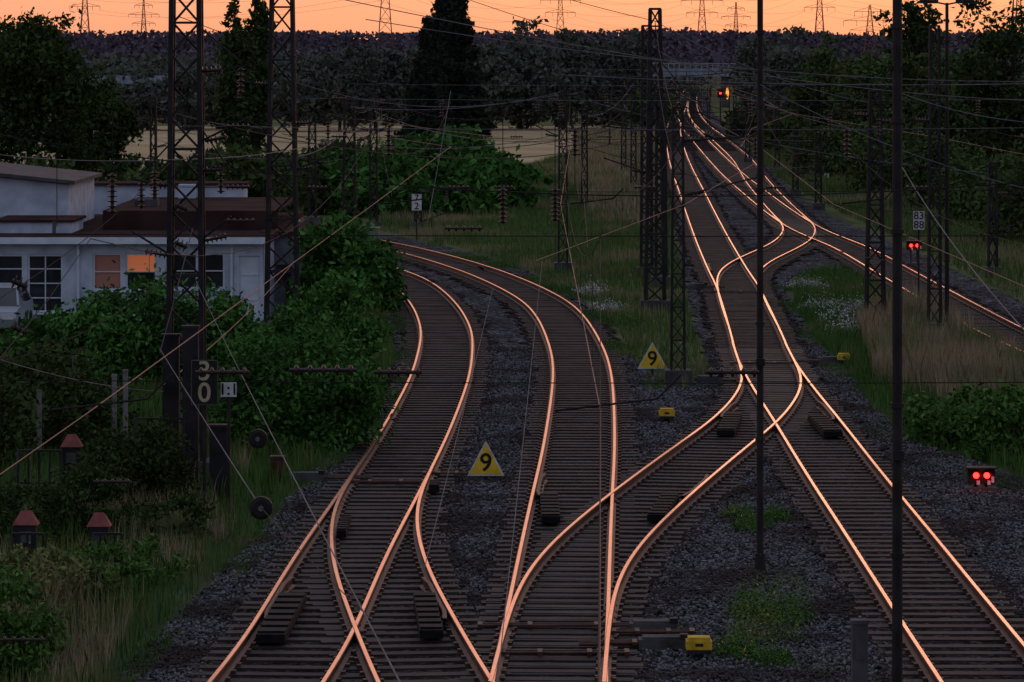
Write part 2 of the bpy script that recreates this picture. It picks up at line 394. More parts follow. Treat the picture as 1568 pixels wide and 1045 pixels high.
def bushuv(name, lst, n, mat=None, depth=1.0, ncl=90, clump=.35, lk=.0009):
    it = []; Dm = 0
    for (u, vb, vt, wpx) in lst:
        p = gp(u, vb); s = sc(vb); h = H - (vt - VH) / s; w = wpx / s
        it.append((p.x, p.y + w * .5 * depth, w * .5, w * .5 * depth, h)); Dm = p.y
    return bush(name, it, n, Dm * lk, mat or F_bush, clump, ncl)

def in_poly(x, y, P):
    ins = np.zeros(len(x), bool); n = len(P); j = n - 1
    for i in range(n):
        xi, yi, xj, yj = P[i][0], P[i][1], P[j][0], P[j][1]
        c = ((yi > y) != (yj > y)) & (x < (xj - xi) * (y - yi) / (yj - yi + 1e-12) + xi); ins ^= c; j = i
    return ins
def blades(name, lst, n, h, w, mat, patchy=.0, lean=.35):
    P = poly_w(lst); xs = [p.x for p in P]; ys = [p.y for p in P]
    X = []; tot = 0
    while tot < n:
        x = RNG.uniform(min(xs), max(xs), n * 2); y = RNG.uniform(min(ys), max(ys), n * 2)
        k = in_poly(x, y, P)
        if patchy: k &= (np.sin(x * 1.3 + np.sin(y * .5) * 2) + np.sin(y * .45 + x * .7) + RNG.normal(size=len(x)) * .7) > patchy
        X.append(np.c_[x[k], y[k]]); tot += k.sum()
    X = np.concatenate(X)[:n]
    hh = h * RNG.uniform(.4, 1.25, n) * (.75 + .35 * np.sin(X[:, 0] * .9 + np.sin(X[:, 1] * .31) * 3) * np.sin(X[:, 1] * .4)); hh = np.abs(hh)
    a = RNG.uniform(0, 6.28, n); ww = w * RNG.uniform(.6, 1.3, n)
    l = RNG.uniform(0, lean, n) * hh; b = RNG.uniform(0, 6.28, n)
    B = np.c_[X, np.zeros(n)]; dx = np.c_[np.cos(a) * ww, np.sin(a) * ww, np.zeros(n)]
    md = np.c_[np.cos(b) * l * .35, np.sin(b) * l * .35, hh * .6]; tp = np.c_[np.cos(b) * l, np.sin(b) * l, hh]
    V = np.stack([B - dx, B + dx, B + md + dx * .6, B + tp, B + md - dx * .6], 1).reshape(-1, 3)
    return link(name, mesh_np(name, V, 5, [mat]))

GL = [(-250, 1300), (20, 1290), (85, 1150), (195, 1015), (295, 915), (385, 830), (435, 770), (495, 700), (555, 650), (594, 605), (600, 555), (598, 510), (560, 455), (470, 430), (400, 520), (0, 540), (-300, 560)]
blades('grass', GL, 60000, .5, .010, F_grassG)
blades('tall_dry_grass', [(-100, 1200), (60, 1200), (180, 1000), (290, 880), (380, 790), (380, 720), (250, 760), (0, 800)], 7000, .75, .007, F_tan, .5)
GR = [(1215, 430), (1270, 418), (1330, 435), (1400, 468), (1480, 508), (1568, 556), (1800, 680), (1800, 825), (1568, 738), (1480, 700), (1400, 680), (1330, 618), (1290, 560), (1250, 522), (1218, 475)]
blades('grass', GR, 36000, .55, .011, F_grassG)
blades('tall_dry_grass', [(1310, 498), (1400, 472), (1480, 512), (1568, 560), (1750, 660), (1750, 760), (1568, 660), (1450, 625), (1340, 590)], 21000, 1.05, .008, F_tan, -.3)
GM = [(560, 350), (640, 366), (720, 384), (800, 410), (865, 440), (910, 470), (940, 500), (965, 535), (1000, 575), (1050, 598), (1088, 572), (1060, 505), (1050, 450), (1036, 380), (1022, 300), (1008, 240), (860, 240), (640, 300)]
blades('grass', GM, 70000, .5, .018, F_grass)
blades('tall_dry_grass', [(880, 205), (1005, 205), (1010, 260), (1020, 350), (985, 350), (900, 330), (870, 280)], 26000, .9, .03, F_tan)
blades('grass', [(1120, 205), (1200, 280), (1290, 328), (1380, 370), (1480, 420), (1568, 462), (1800, 560), (1800, 330), (1300, 230)], 60000, .6, .025, F_grass)
def strip(line, wpx): 
    return [(u - wpx, v) for u, v in line] + [(u + wpx, v) for u, v in line[::-1]]
blades('verge_weeds', strip([(180, 1060), (300, 930), (395, 845), (440, 785), (500, 715), (560, 665), (600, 610), (608, 540), (592, 480)], 26), 9000, .22, .009, F_grassG, .7)
blades('verge_weeds', strip([(1190, 440), (1235, 520), (1290, 575), (1330, 640), (1400, 700), (1568, 760)], 34), 7000, .2, .010, F_grassG, .8)
blades('verge_weeds', strip([(640, 372), (800, 420), (880, 455), (960, 550), (1010, 600)], 20), 6000, .25, .012, F_grassG, .6)
blades('verge_weeds', [(960, 900), (1250, 900), (1320, 1040), (1000, 1040)], 1500, .12, .008, F_grassG, 1.2)
# loose ballast stones near the station
n = 52000; Pb = poly_w(BAL)
x = RNG.uniform(-9, 13, n * 3); y = 50 + 62 * RNG.uniform(0, 1, n * 3) ** 1.25; k = in_poly(x, y, Pb)
for key in ('A', 'B', 'C', 'CB', 'AX'):
    c = TRACKS[key]; o = np.argsort(c[:, 1]); lo_, hi_ = c[:, 1].min(), c[:, 1].max()
    xc = np.interp(y, c[o, 1], c[o, 0]); k &= ~((np.abs(x - xc) < 1.08 + RNG.normal(size=len(x)) * .15) & (y > lo_) & (y < hi_))
x = x[k][:n]; y = y[k][:n]; n = len(x)
s_ = RNG.uniform(.020, .042, (n, 1)); a = rand_unit(n); b = np.cross(a, rand_unit(n)); b /= np.linalg.norm(b, axis=1)[:, None]; c_ = np.cross(a, b)
C = np.c_[x, y, .06 + RNG.uniform(0, .03, n)]
a = a * s_; b = b * s_ * RNG.uniform(.6, 1, (n, 1)); c_ = c_ * s_ * RNG.uniform(.5, .9, (n, 1))
P6 = [C + a, C - a, C + b, C - b, C + c_, C - c_]
vv = np.stack(P6, 1).reshape(-1, 3)
me = bpy.data.meshes.new('ballast_stones'); tri = np.array([(0, 2, 4), (2, 1, 4), (1, 3, 4), (3, 0, 4), (2, 0, 5), (1, 2, 5), (3, 1, 5), (0, 3, 5)])
idx = (tri[None] + (np.arange(n) * 6)[:, None, None]).reshape(-1)
me.vertices.add(len(vv)); me.vertices.foreach_set('co', vv.astype(np.float32).ravel()); me.loops.add(len(idx)); me.loops.foreach_set('vertex_index', idx.astype(np.int32))
me.polygons.add(len(idx) // 3); me.polygons.foreach_set('loop_start', np.arange(len(idx) // 3, dtype=np.int32) * 3); me.materials.append(F_stone); me.update(calc_edges=True); link('ballast_stones', me)

for (u, v, w, h, fl) in [(1165, 985, 1.1, .9, 1), (1200, 960, .9, .9, 0), (1150, 950, .7, .6, 0), (1130, 1010, .7, .45, 1), (1185, 1020, .6, .3, 0), (1150, 815, .7, .4, 0), (1185, 800, .6, .35, 0), (1130, 795, .6, .3, 1), (1290, 500, 1.9, .7, 2), (1260, 480, 1.6, .6, 2), (1235, 445, 1.5, .5, 2), (1320, 490, 1.2, .8, 2), (1300, 515, 1.3, .5, 2), (1275, 440, 1.2, .5, 0), (960, 500, 1.0, .6, 0), (1000, 560, .8, .4, 0), (1540, 700, .8, .6, 1), (1500, 650, .8, .9, 1), (905, 455, 1.2, .5, 2), (930, 480, 1.2, .4, 2)]:
    p = gp(u, v); n = 1800
    a = RNG.uniform(0, 6.28, n); r = w * .5 * np.sqrt(RNG.uniform(0, 1, n)) * (1 + .25 * np.sin(a * 3 + u)); C = np.c_[p.x + np.cos(a) * r, p.y + np.sin(a) * r * 1.4, np.abs(RNG.normal(size=n)) * h * .42 * (1.1 - .75 * r / w)]
    V = leaves(C, .030, .35)
    mi = np.zeros(n, int); 
    if fl:
        if fl == 1: k = RNG.choice(n, 50, replace=False)
        else: k = np.argsort(-C[:, 2] - RNG.uniform(0, h * .5, n))[:520]
        mi[k] = 1
    link('weed_plant', mesh_np('weed_plant', V, 4, [F_grassG, F_flower if fl == 1 else F_wflower], mi))

bushuv('elder_bush', [(470, 700, 520, 190), (500, 640, 430, 150), (430, 640, 490, 140), (540, 620, 480, 80), (400, 700, 550, 130)], 34000, ncl=230, clump=.24)
bushuv('elder_bush', [(200, 600, 440, 210), (300, 600, 430, 150), (110, 600, 480, 150), (350, 600, 480, 100), (30, 600, 505, 110)], 30000, ncl=200, clump=.24)
bushuv('elder_bush', [(560, 480, 380, 100), (510, 490, 330, 110), (600, 470, 430, 40), (540, 430, 345, 60)], 16000, ncl=140, clump=.25)
bushuv('shrub', [(60, 700, 540, 200), (-60, 720, 540, 200), (150, 690, 590, 150)], 18000, F_tree, ncl=120, clump=.26)
bushuv('shrub', [(200, 800, 660, 150), (120, 830, 720, 150), (260, 840, 760, 120), (40, 850, 740, 150)], 18000, F_treeL, ncl=150, clump=.24, lk=.0008)
bushuv('shrub', [(60, 960, 850, 200), (160, 930, 840, 150), (-40, 1050, 880, 200), (230, 900, 830, 100)], 16000, F_grassG, ncl=150, clump=.22, lk=.0008)
bushuv('shrub', [(1500, 690, 600, 140), (1440, 680, 610, 90), (1560, 710, 590, 120), (1400, 660, 600, 60)], 12000, F_grassG, ncl=110, clump=.25)
bushuv('hedge_bush', [(600, 335, 255, 140), (680, 330, 250, 140), (750, 325, 245, 120), (560, 330, 225, 120), (640, 300, 215, 140), (720, 300, 228, 130), (800, 310, 262, 90), (690, 262, 205, 120)], 34000, ncl=260, clump=.3)
bushuv('hedge_bush', [(330, 330, 235, 130), (420, 320, 225, 120), (480, 330, 250, 100), (260, 320, 250, 100), (500, 290, 220, 120)], 20000, F_tree, ncl=160, clump=.3)
bushuv('hedge_bush', [(150, 300, 245, 90), (215, 290, 240, 90), (60, 320, 255, 140), (-60, 330, 250, 200)], 12000, F_tree, ncl=120, clump=.3)
bushuv('hedge_bush', [(1230, 260, 205, 70), (1290, 275, 190, 120), (1370, 300, 195, 130), (1450, 325, 210, 140), (1530, 350, 230, 150), (1620, 380, 230, 190)], 30000, F_tree, ncl=240, clump=.3)
bushuv('hedge_bush', [(1160, 215, 165, 70), (1210, 235, 180, 70), (985, 205, 150, 50), (1000, 190, 140, 50)], 12000, F_tree, ncl=120, clump=.3)

tree('oak_tree', 45, 300, 22, 290, 16000, mat=F_treeL)
tree('oak_tree', 140, 290, 110, 130, 8000, mat=F_treeL)
tree('oak_tree', -110, 310, 10, 260, 9000, mat=F_treeL)
tree('poplar_tree', 360, 262, -35, 44, 7000, 'poplar', F_treeL)
tree('poplar_tree', 391, 258, -45, 44, 7000, 'poplar', F_treeL)
tree('conifer_tree', 683, 208, -22, 145, 15000, 'conifer', F_con)
tree('conifer_tree', 655, 215, 30, 90, 8000, 'conifer', F_con)
tree('conifer_tree', 705, 212, -5, 110, 9000, 'conifer', F_con)
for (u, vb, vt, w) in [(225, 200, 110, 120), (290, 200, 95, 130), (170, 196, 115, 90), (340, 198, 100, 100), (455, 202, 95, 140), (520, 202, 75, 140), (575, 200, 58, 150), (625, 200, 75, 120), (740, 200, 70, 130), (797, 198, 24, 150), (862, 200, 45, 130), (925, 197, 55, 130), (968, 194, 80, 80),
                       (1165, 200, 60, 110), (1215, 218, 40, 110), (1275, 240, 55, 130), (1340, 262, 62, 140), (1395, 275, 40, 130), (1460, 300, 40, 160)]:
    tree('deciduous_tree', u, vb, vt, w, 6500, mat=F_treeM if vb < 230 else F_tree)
tree('deciduous_tree', 1400, 290, -25, 120, 7000, mat=F_treeL)
tree('deciduous_tree', 1550, 330, -45, 190, 13000, mat=F_treeL)
tree('deciduous_tree', 1680, 340, -20, 200, 8000, mat=F_treeL)

def woodland(name, D0, D1, x0, x1, h, n, ls, mat, hv=.15, ncl=400):
    k = ncl; cx = RNG.uniform(x0, x1, k); cy = RNG.uniform(D0, D1, k)
    top = h * (1 + hv * np.sin(cx * .02 * 2000 / D0) * np.sin(cx * .0071 * 2000 / D0 + 1) + hv * .6 * RNG.normal(size=k))
    r = h * .22 * RNG.uniform(.7, 1.3, k)
    q = RNG.integers(0, k, n); zz = RNG.uniform(0, 1, n) ** .6
    P = np.c_[cx[q] + RNG.normal(size=n) * r[q], cy[q] + RNG.normal(size=n) * r[q], np.abs(zz * top[q] * (1 - .03 * RNG.normal(size=n) ** 2))]
    return link(name, mesh_np(name, leaves(P, ls, .7), 4, [mat]))
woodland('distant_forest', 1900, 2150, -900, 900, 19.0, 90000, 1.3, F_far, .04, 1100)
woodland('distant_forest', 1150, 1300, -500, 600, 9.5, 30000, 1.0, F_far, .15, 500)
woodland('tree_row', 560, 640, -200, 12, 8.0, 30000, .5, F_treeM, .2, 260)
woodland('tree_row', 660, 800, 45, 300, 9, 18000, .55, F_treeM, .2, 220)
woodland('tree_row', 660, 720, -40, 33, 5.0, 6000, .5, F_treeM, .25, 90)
mb = MB(); vs = []; nn = 240
for i in range(nn + 1):
    x = -1400 + 2800 * i / nn; h = 17.5 + 1.2 * math.sin(x * .013) + .8 * math.sin(x * .041 + 2) + random.uniform(-.5, .5)
    vs += [(x, 2160, 0), (x + random.uniform(-2, 2), 2175, h), (x, 2400, h * .8)]
mb.add(vs, [(3 * i, 3 * i + 3, 3 * i + 4, 3 * i + 1) for i in range(nn)] + [(3 * i + 1, 3 * i + 4, 3 * i + 5, 3 * i + 2) for i in range(nn)])
mb.obj('wooded_ridge', [mat_noise('ridge_wood', (.09, .072, .10), (.105, .084, .115), .02, .95, spec=0)])  # solid backing behind the forest, same purple haze painted into its colour

# ---------------------------------------------------------------- masts
def lattice(mb, base, h, wb, wt, bay, leg=.07, br=.035, dep=.8, m=0):
    nb = max(2, int(h / bay)); C = []
    for i in range(nb + 1):
        t = i / nb; w = wb + (wt - wb) * t; d = w * dep
        C.append([Vector((base.x + sx * w / 2, base.y + sy * d / 2, base.z + h * t)) for sx, sy in ((-1, -1), (1, -1), (1, 1), (-1, 1))])
    for j in range(4): mb.beam(C[0][j], C[nb][j], leg, m=m)
    for i in range(nb):
        for j in range(4):
            k = (j + 1) % 4
            if (i + j) % 2: mb.beam(C[i][j], C[i + 1][k], br, m=m)
            else: mb.beam(C[i][k], C[i + 1][j], br, m=m)
            if i % 2 == 0: mb.beam(C[i][j], C[i][k], br, m=m)
    for j in range(4): mb.beam(C[nb][j], C[nb][(j + 1) % 4], br * 1.4, m=m)
TOPS = []
def mast(u, vb, vt=None, h=None, wb=.6, wt=.4, bay=.75, leg=.08, br=.04, arms=()):
    b = gp(u, vb); s = sc(vb)
    if h is None: h = H + (VH - vt) / s
    TOPS.append((b.x, b.y, h))
    mb = MB(); mb.box((b.x, b.y, .15), (wb + .35, wb + .35, .5), 2)
    lattice(mb, Vector((b.x, b.y, .3)), h - .3, wb, wt, bay, leg, br)
    for (z, L, dirn) in arms:
        x0 = b.x + dirn * wb * .4; tip = Vector((b.x + dirn * L, b.y, z + .15))
        mb.beam((x0, b.y, z), tip, .05); mb.beam((x0, b.y, z + .9), (b.x + dirn * L * .85, b.y, z + .2), .03)
        mb.insulator((x0, b.y - .05, z + .02), (x0 + dirn * .45, b.y - .05, z + .04), .09, 5, 1)
        mb.insulator((tip.x - dirn * .2, b.y, z + .1), (tip.x - dirn * .2, b.y, z - .45), .08, 5, 1)
        mb.tube([(x0, b.y, z - 1.4), (b.x + dirn * L, b.y, z - .9)], .025, 6)
        mb.insulator((x0 + dirn * .1, b.y, z - 1.39), (x0 + dirn * .55, b.y, z - 1.3), .08, 5, 1)
    return mb.obj('catenary_mast', [M_steel, M_insul, M_concdk], loc=b), b, h
MASTS = {}
MASTS['M1'] = mast(285, 735, h=13, wb=.70, wt=.50, bay=.62, leg=.10, br=.045, arms=[(5.9, 1.1, -1), (8.2, 1.3, 1), (6.2, .9, 1)])
MASTS['M2'] = mast(432, 512, h=14, wb=.95, wt=.50, bay=.8, leg=.12, br=.055, arms=[(6.4, 1.6, 1), (7.6, 1.5, -1)])
MASTS['M3'] = mast(535, 372, vt=150, wb=.6, wt=.4, bay=.7, leg=.10, br=.05, arms=[(6.0, 1.6, 1)])
mast(572, 352, vt=150, wb=.35, wt=.3, bay=.7, leg=.09, br=.045, arms=[(6.2, 1.5, 1), (6.2, 1.2, -1)])
mast(478, 345, vt=175, wb=.4, wt=.3, bay=.7, leg=.09, br=.045)
mast(862, 418, vt=128, wb=.34, wt=.26, bay=.55, leg=.07, br=.035, arms=[(6.9, 1.9, 1), (6.7, 1.2, -1)])
MASTS['M5'] = mast(1003, 478, vt=14, wb=.62, wt=.32, bay=.55, leg=.12, br=.055, arms=[(7.3, 1.0, 1), (6.0, 1.7, -1)])
mast(990, 425, vt=40, wb=.42, wt=.3, bay=.55, leg=.11, br=.055, arms=[(6.6, 1.2, 1)])
mast(1012, 440, vt=150, wb=.38, wt=.3, bay=.5, leg=.11, br=.05)
mast(1038, 590, vt=165, wb=.34, wt=.24, bay=.42, leg=.06, br=.03, arms=[(6.3, 2.2, 1)])
MASTS['M7'] = mast(1340, 502, vt=140, wb=.55, wt=.3, bay=.55, leg=.10, br=.05, arms=[(6.6, 1.6, -1), (6.4, 1.6, 1)])
mast(1431, 515, vt=40, wb=.36, wt=.26, bay=.55, leg=.07, br=.035, arms=[(6.5, 1.9, -1)])
for (u, vb, vt) in [(1253, 322, 205), (1218, 300, 200), (1190, 262, 150), (1145, 250, 165), (1165, 275, 140), (955, 268, 115), (970, 290, 118), (1060, 215, 140), (1085, 200, 135), (895, 320, 165), (1520, 425, 250), (1125, 215, 140), (235, 330, 150), (640, 352, 300)]:
    mast(u, vb, vt=vt, wb=.32, wt=.26, bay=.7, leg=.085, br=.05, arms=[(max(1.8, (H + (VH - vt) / sc(vb)) - 1.2), 1.6, random.choice((-1, 1)))])

def pole(name, u, vb, h, r0, r1, extra=None):
    b = gp(u, vb); mb = MB()
    mb.tube([b, b + Vector((0, 0, .35)), b + Vector((0, 0, .36)), b + Vector((0, 0, h))], [r0 * 1.6, r0 * 1.5, r0, r1], 12, 0)
    for z in (2.2, 4.1, 6.3, 7.7, 8.9):
        if z < h - .3: mb.tube([b + Vector((0, 0, z)), b + Vector((0, 0, z + .06))], r0 * 1.35, 12, 0)
    if extra: extra(mb, b)
    return mb.obj(name, [M_steel, M_insul], loc=b, smooth=False), b
def ex1(mb, b):
    mb.beam(b + Vector((-.12, 0, 8.4)), b + Vector((.12, 0, 8.4)), .05); mb.box(b + Vector((0, -.06, 3.5)), (.14, .12, .12))
_, P1 = pole('catenary_pole', 1164, 880, 11.5, .060, .045, ex1)
_, P2 = pole('catenary_pole', 1374, 1120, 12, .068, .058, ex1)
def lamp(mb, b):
    for sx in (-1, 1):
        mb.beam(b + Vector((0, 0, 10.05)), b + Vector((sx * .35, 0, 10.12)), .05); mb.box(b + Vector((sx * .55, 0, 10.14)), (.55, .28, .12))
pole('platform_lamp_post', 1450, 512, 10.1, .075, .05, lamp)
def lampfar(mb, b):
    mb.beam(b + Vector((0, 0, 4.4)), b + Vector((-.5, 0, 4.6)), .08)
o, b = pole('street_lamp', 1117, 195, 4.6, .07, .05, lampfar)
m = MB(); m.tube([b + Vector((-.25, -.15, 4.5)), b + Vector((-.25, -.15, 3.9)), b + Vector((-.25, -.15, 3.2))], [.10, .18, .06], 8); lo = m.obj('lantern', [M_orange]); lo.parent = o; lo.matrix_parent_inverse = Matrix.Translation(-b)

for (x, y) in [(-9.6, 32), (12.6, 32), (12.8, 75.7), (19.5, 121)]:
    mb = MB(); mb.box((x, y, .15), (1, 1, .5), 2); lattice(mb, Vector((x, y, .3)), 12, .8, .45, .8, .1, .05); mb.obj('catenary_mast', [M_steel, M_insul, M_concdk], loc=(x, y, 0))

# ---------------------------------------------------------------- wires
def sag_pts(a, b, sag, n=14):
    a = Vector(a); b = Vector(b)
    return [a.lerp(b, i / n) - Vector((0, 0, sag * 4 * (i / n) * (1 - i / n))) for i in range(n + 1)]
def xs_of(key, D):
    c = TRACKS[key]; o = np.argsort(c[:, 1]); return float(np.interp(D, c[o, 1], c[o, 0]))
SUP = {'A': [8, 32, 75.5, 121, 165], 'B': [8, 32, 75.5, 121, 170], 'C': [8, 32, 75.5, 121, 175, 230, 290, 350, 420, 500],
       'D': [95, 135, 185, 235, 290, 350, 420, 500], 'CB': [55, 75.5, 104], 'E': [200, 260, 330, 420], 'DC': [121, 150, 185]}
for key, S in SUP.items():
    mb = MB(); zz = .28
    SP = []
    for i, D in enumerate(S):
        SP.append((xs_of(key, max(D, 41.5)) + (zz if i % 2 else -zz), D))
    for i in range(len(SP) - 1):
        (x0, d0), (x1, d1) = SP[i], SP[i + 1]; n = 10
        cw = []; mw = []
        for k in range(n + 1):
            t = k / n; D = d0 + (d1 - d0) * t
            x = x0 + (x1 - x0) * t
            cw.append(Vector((x, D, 5.62))); mw.append(Vector((x, D, 7.05 - 4 * t * (1 - t) * .95)))
        rr = .0045 + d0 * 3.6e-5
        mb.tube(cw, rr, 5, 1, False); mb.tube(mw, rr * .8, 5, 0, False)
        for k in range(1, n): mb.tube([cw[k], mw[k]], rr * .35, 4, 0, False)
    mb.obj('overhead_contact_wire', [M_wire, M_cwire, M_greywire])
def cross_span(xa, xb, y, tracks, zt=9.3, hang=True):
    mb = MB(); L = xb - xa; n = 24; r = .004 + y * 5e-5
    up = [Vector((xa + L * i / n, y, zt - 1.9 * 4 * (i / n) * (1 - i / n))) for i in range(n + 1)]
    mb.tube(up, r, 5, 0, False)
    mb.tube(sag_pts((xa, y, 7.15), (xb, y, 7.15), .08), r * .8, 5, 2 if hang else 0, False)
    mb.tube(sag_pts((xa, y, 5.95), (xb, y, 5.95), .10), r * .8, 5, 0, False)
    for k in tracks:
        x = xs_of(k, max(y, 41.5)); t = (x - xa) / L; zu = zt - 1.9 * 4 * t * (1 - t)
        mb.tube([(x, y, zu), (x, y, 7.15)], r * .6, 4, 0, False)
        if hang:
            mb.insulator((x, y, 7.1), (x, y, 6.55), .085, 6, 1)
            mb.tube([(x, y, 6.55), (x, y, 5.95)], .007, 4, 0, False)
        mb.tube([(x - .1, y, 5.62), (x + .75, y, 5.72), (x + .95, y, 5.92)], .010 if y < 50 else .016, 6, 0)
        mb.insulator((x + 1.15, y, 5.94), (x + 1.6, y, 5.94), .045, 5, 1)
        mb.insulator((x - 1.6, y, 5.94), (x - 1.2, y, 5.94), .045, 5, 1)
    for q in (.06, .94):
        mb.insulator((xa + L * q - .25, y, 5.95), (xa + L * q + .25, y, 5.95), .055, 5, 1)
        mb.insulator((xa + L * q - .25, y, 7.14), (xa + L * q + .25, y, 7.14), .055, 5, 1)
    mb.obj('cross_span_wires', [M_wire, M_insul, M_greywire])
cross_span(-9.6, 12.6, 32, ['A', 'B', 'C'], hang=False)
cross_span(MASTS['M1'][1].x, 12.8, 75.7, ['A', 'B', 'C'])
cross_span(MASTS['M2'][1].x, 19.5, 121, ['A', 'B', 'C', 'D'])
cross_span(MASTS['M3'][1].x, 17.5, 175, ['B', 'C', 'D'])
cross_span(2, 22, 240, ['C', 'D'], 8.5); cross_span(4, 26, 330, ['C', 'D'], 8.5)
mb = MB()
def W(p, q, sag, r=.008, m=0): mb.tube(sag_pts(zp(*p), zp(*q), sag), r, 5, m, False)
W((300, 430, 75), (615, 1050, 17.5), .05, .0045, 2)
W((245, 535, 74), (400, 778, 48), .02, .008, 2); W((400, 778, 48), (570, 950, 30), .03, .005, 0)
W((295, 350, 75), (245, 540, 74), .02, .009, 2)
W((-40, 560, 60), (245, 430, 75), .3, .007, 0)
W((480, -10, 60), (1600, 155, 110), .35, .008, 2); W((560, 30, 90), (1600, 125, 120), .4, .011, 2); W((870, 115, 120), (1600, 128, 110), .15, .014, 2)
W((-40, 232, 90), (262, 245, 75), .1, .01, 2); W((262, 245, 75), (590, 175, 180), .5, .012, 2); W((309, 185, 75), (990, 205, 132), .8, .012, 0)
W((1372, 240, 52), (1620, 560, 30), .15, .006, 2); W((1164, 130, 63), (1620, 300, 60), .2, .006, 2); W((1164, 60, 63), (1003, 130, 132), .4)
W((432, 120, 119), (862, 140, 130), .7, .012, 2); W((432, 205, 119), (1003, 180, 132), .8, .012)
W((455, 240, 119), (535, 190, 181), .3, .014, 2); W((862, 200, 130), (1003, 215, 132), .3)
W((1018, 60, 132), (1340, 160, 122), .8, .010, 0); W((1018, 130, 132), (1340, 190, 122), .6, .012); W((1048, 180, 99), (1164, 200, 64), .4)
W((1340, 150, 122), (1431, 90, 118), .2); W((1372, 140, 52), (1620, 190, 50), .1, .006, 2); W((572, 170, 180), (862, 215, 130), .5, .014, 2)
W((690, 140, 70), (655, 340, 66), .03, .006, 2); W((572, 150, 180), (600, 300, 150), .2, .012, 0)
W((755, 440, 60), (650, 870, 34), .03, .004, 2); W((830, 400, 60), (760, 1060, 21), .03, .0035, 2)
W((885, 170, 130), (900, 380, 60), .1, .007, 0); W((-20, 545, 55), (250, 600, 74), .1, .008, 2)
W((-40, 480, 60), (260, 250, 75), .2, .007, 0); W((1164, 340, 63), (1420, 395, 120), .3, .008, 0); W((250, 590, 74), (455, 395, 119), .2, .010, 1)
for i, (x0, y0, h0) in enumerate(TOPS):
    nb = sorted([(abs(y1 - y0) * .35 + abs(x1 - x0), j) for j, (x1, y1, h1) in enumerate(TOPS) if j != i and y1 > y0 and h1 > 4])[:1]
    if h0 < 4 or y0 > 260: continue
    for _, j in nb:
        x1, y1, h1 = TOPS[j]; r = .008 + y0 * 2.5e-5
        for q in (.4, random.uniform(1.1, 2.4)): mb.tube(sag_pts((x0, y0, h0 - q), (x1, y1, h1 - q), random.uniform(.2, .7)), r, 4, random.choice((0, 0, 2)), False)
for (u, v, D) in [(395, 672, 58), (400, 778, 48)]:
    p = zp(u, v, D); mb.tube([p + Vector((0, -.06, 0)), p + Vector((0, -.04, 0)), p + Vector((0, .04, 0)), p + Vector((0, .06, 0))], [.10, .145, .145, .10], 16, 3)
    mb.tube([p + Vector((0, -.09, 0)), p + Vector((0, -.06, 0))], .035, 8, 2)
for (u, v, D) in [(277, 375, 74), (278, 318, 74), (30, 435, 60), (30, 505, 60), (662, 430, 140), (737, 410, 150), (1105, 298, 180), (1085, 208, 100)]:
    p = zp(u, v, D); mb.insulator(p + Vector((-.12, 0, .05)), p + Vector((.12, 0, -.05)), .11, 3, 4)
for (u, v, D, L) in [(172, 265, 75, .8), (237, 262, 75, .55), (770, 288, 75, .7), (850, 288, 75, .65), (495, 567, 34, 0), (710, 350, 60, 0), (172, 738, 60, 0), (35, 980, 50, 0), (368, 338, 76, 0)]:
    p = zp(u, v, D)
    if L: mb.insulator(p, p - Vector((0, 0, L)), .10, 8, 4); mb.tube([p, p + Vector((0, 0, 1.6))], .008, 4, 0, False)
    else: mb.insulator(p - Vector((.3, 0, 0)), p + Vector((.3, 0, 0)), .05, 5, 4)
mb.obj('feeder_cables', [M_wire, M_cwire, M_greywire, M_black, M_insul])

# ---------------------------------------------------------------- high-voltage pylons
def pylon(u, D, h, arms=((.62, 9), (.76, 12), (.9, 7))):
    x = (u - CU) * D / F; mb = MB(); b = Vector((x, D, 0)); t = .20 * D / 1800
    lattice(mb, b, h * .6, 8, 3, 5, t * 1.5, t, 1); lattice(mb, b + Vector((0, 0, h * .6)), h * .4, 3, .6, 3, t * 1.3, t * .8, 1)
    for f, L in arms:
        for sx in (-1, 1):
            mb.beam((x, D, h * f), (x + sx * L, D, h * f), t); mb.beam((x, D, h * f + 2.2), (x + sx * L, D, h * f), t * .8)
            for q in (.5, 1): mb.tube([(x + sx * L * q, D, h * f), (x + sx * L * q, D, h * f - 2.5)], t * .5, 5)
    mb.obj('electricity_pylon', [M_pylon], loc=b); return x, D, h
PY = [pylon(130, 2300, 58), pylon(590, 1700, 58), pylon(858, 2300, 52), pylon(1075, 2200, 50), pylon(1127, 3200, 50), pylon(1255, 2250, 56), pylon(1332, 1750, 30), pylon(1560, 2400, 58), pylon(220, 3000, 50)]
mb = MB()
for i, j in ((0, 1), (1, 2), (2, 3), (3, 5), (5, 7)):
    a = PY[i]; b = PY[j]
    for f, L in ((.62, 9), (.76, 12), (.9, 7)):
        for q in (-1, 1): mb.tube(sag_pts((a[0] + q * L, a[1], a[2] * f - 2.5), (b[0] + q * L, b[1], b[2] * f - 2.5), 7), .05, 4, 0, False)
mb.obj('power_lines', [M_pylon])

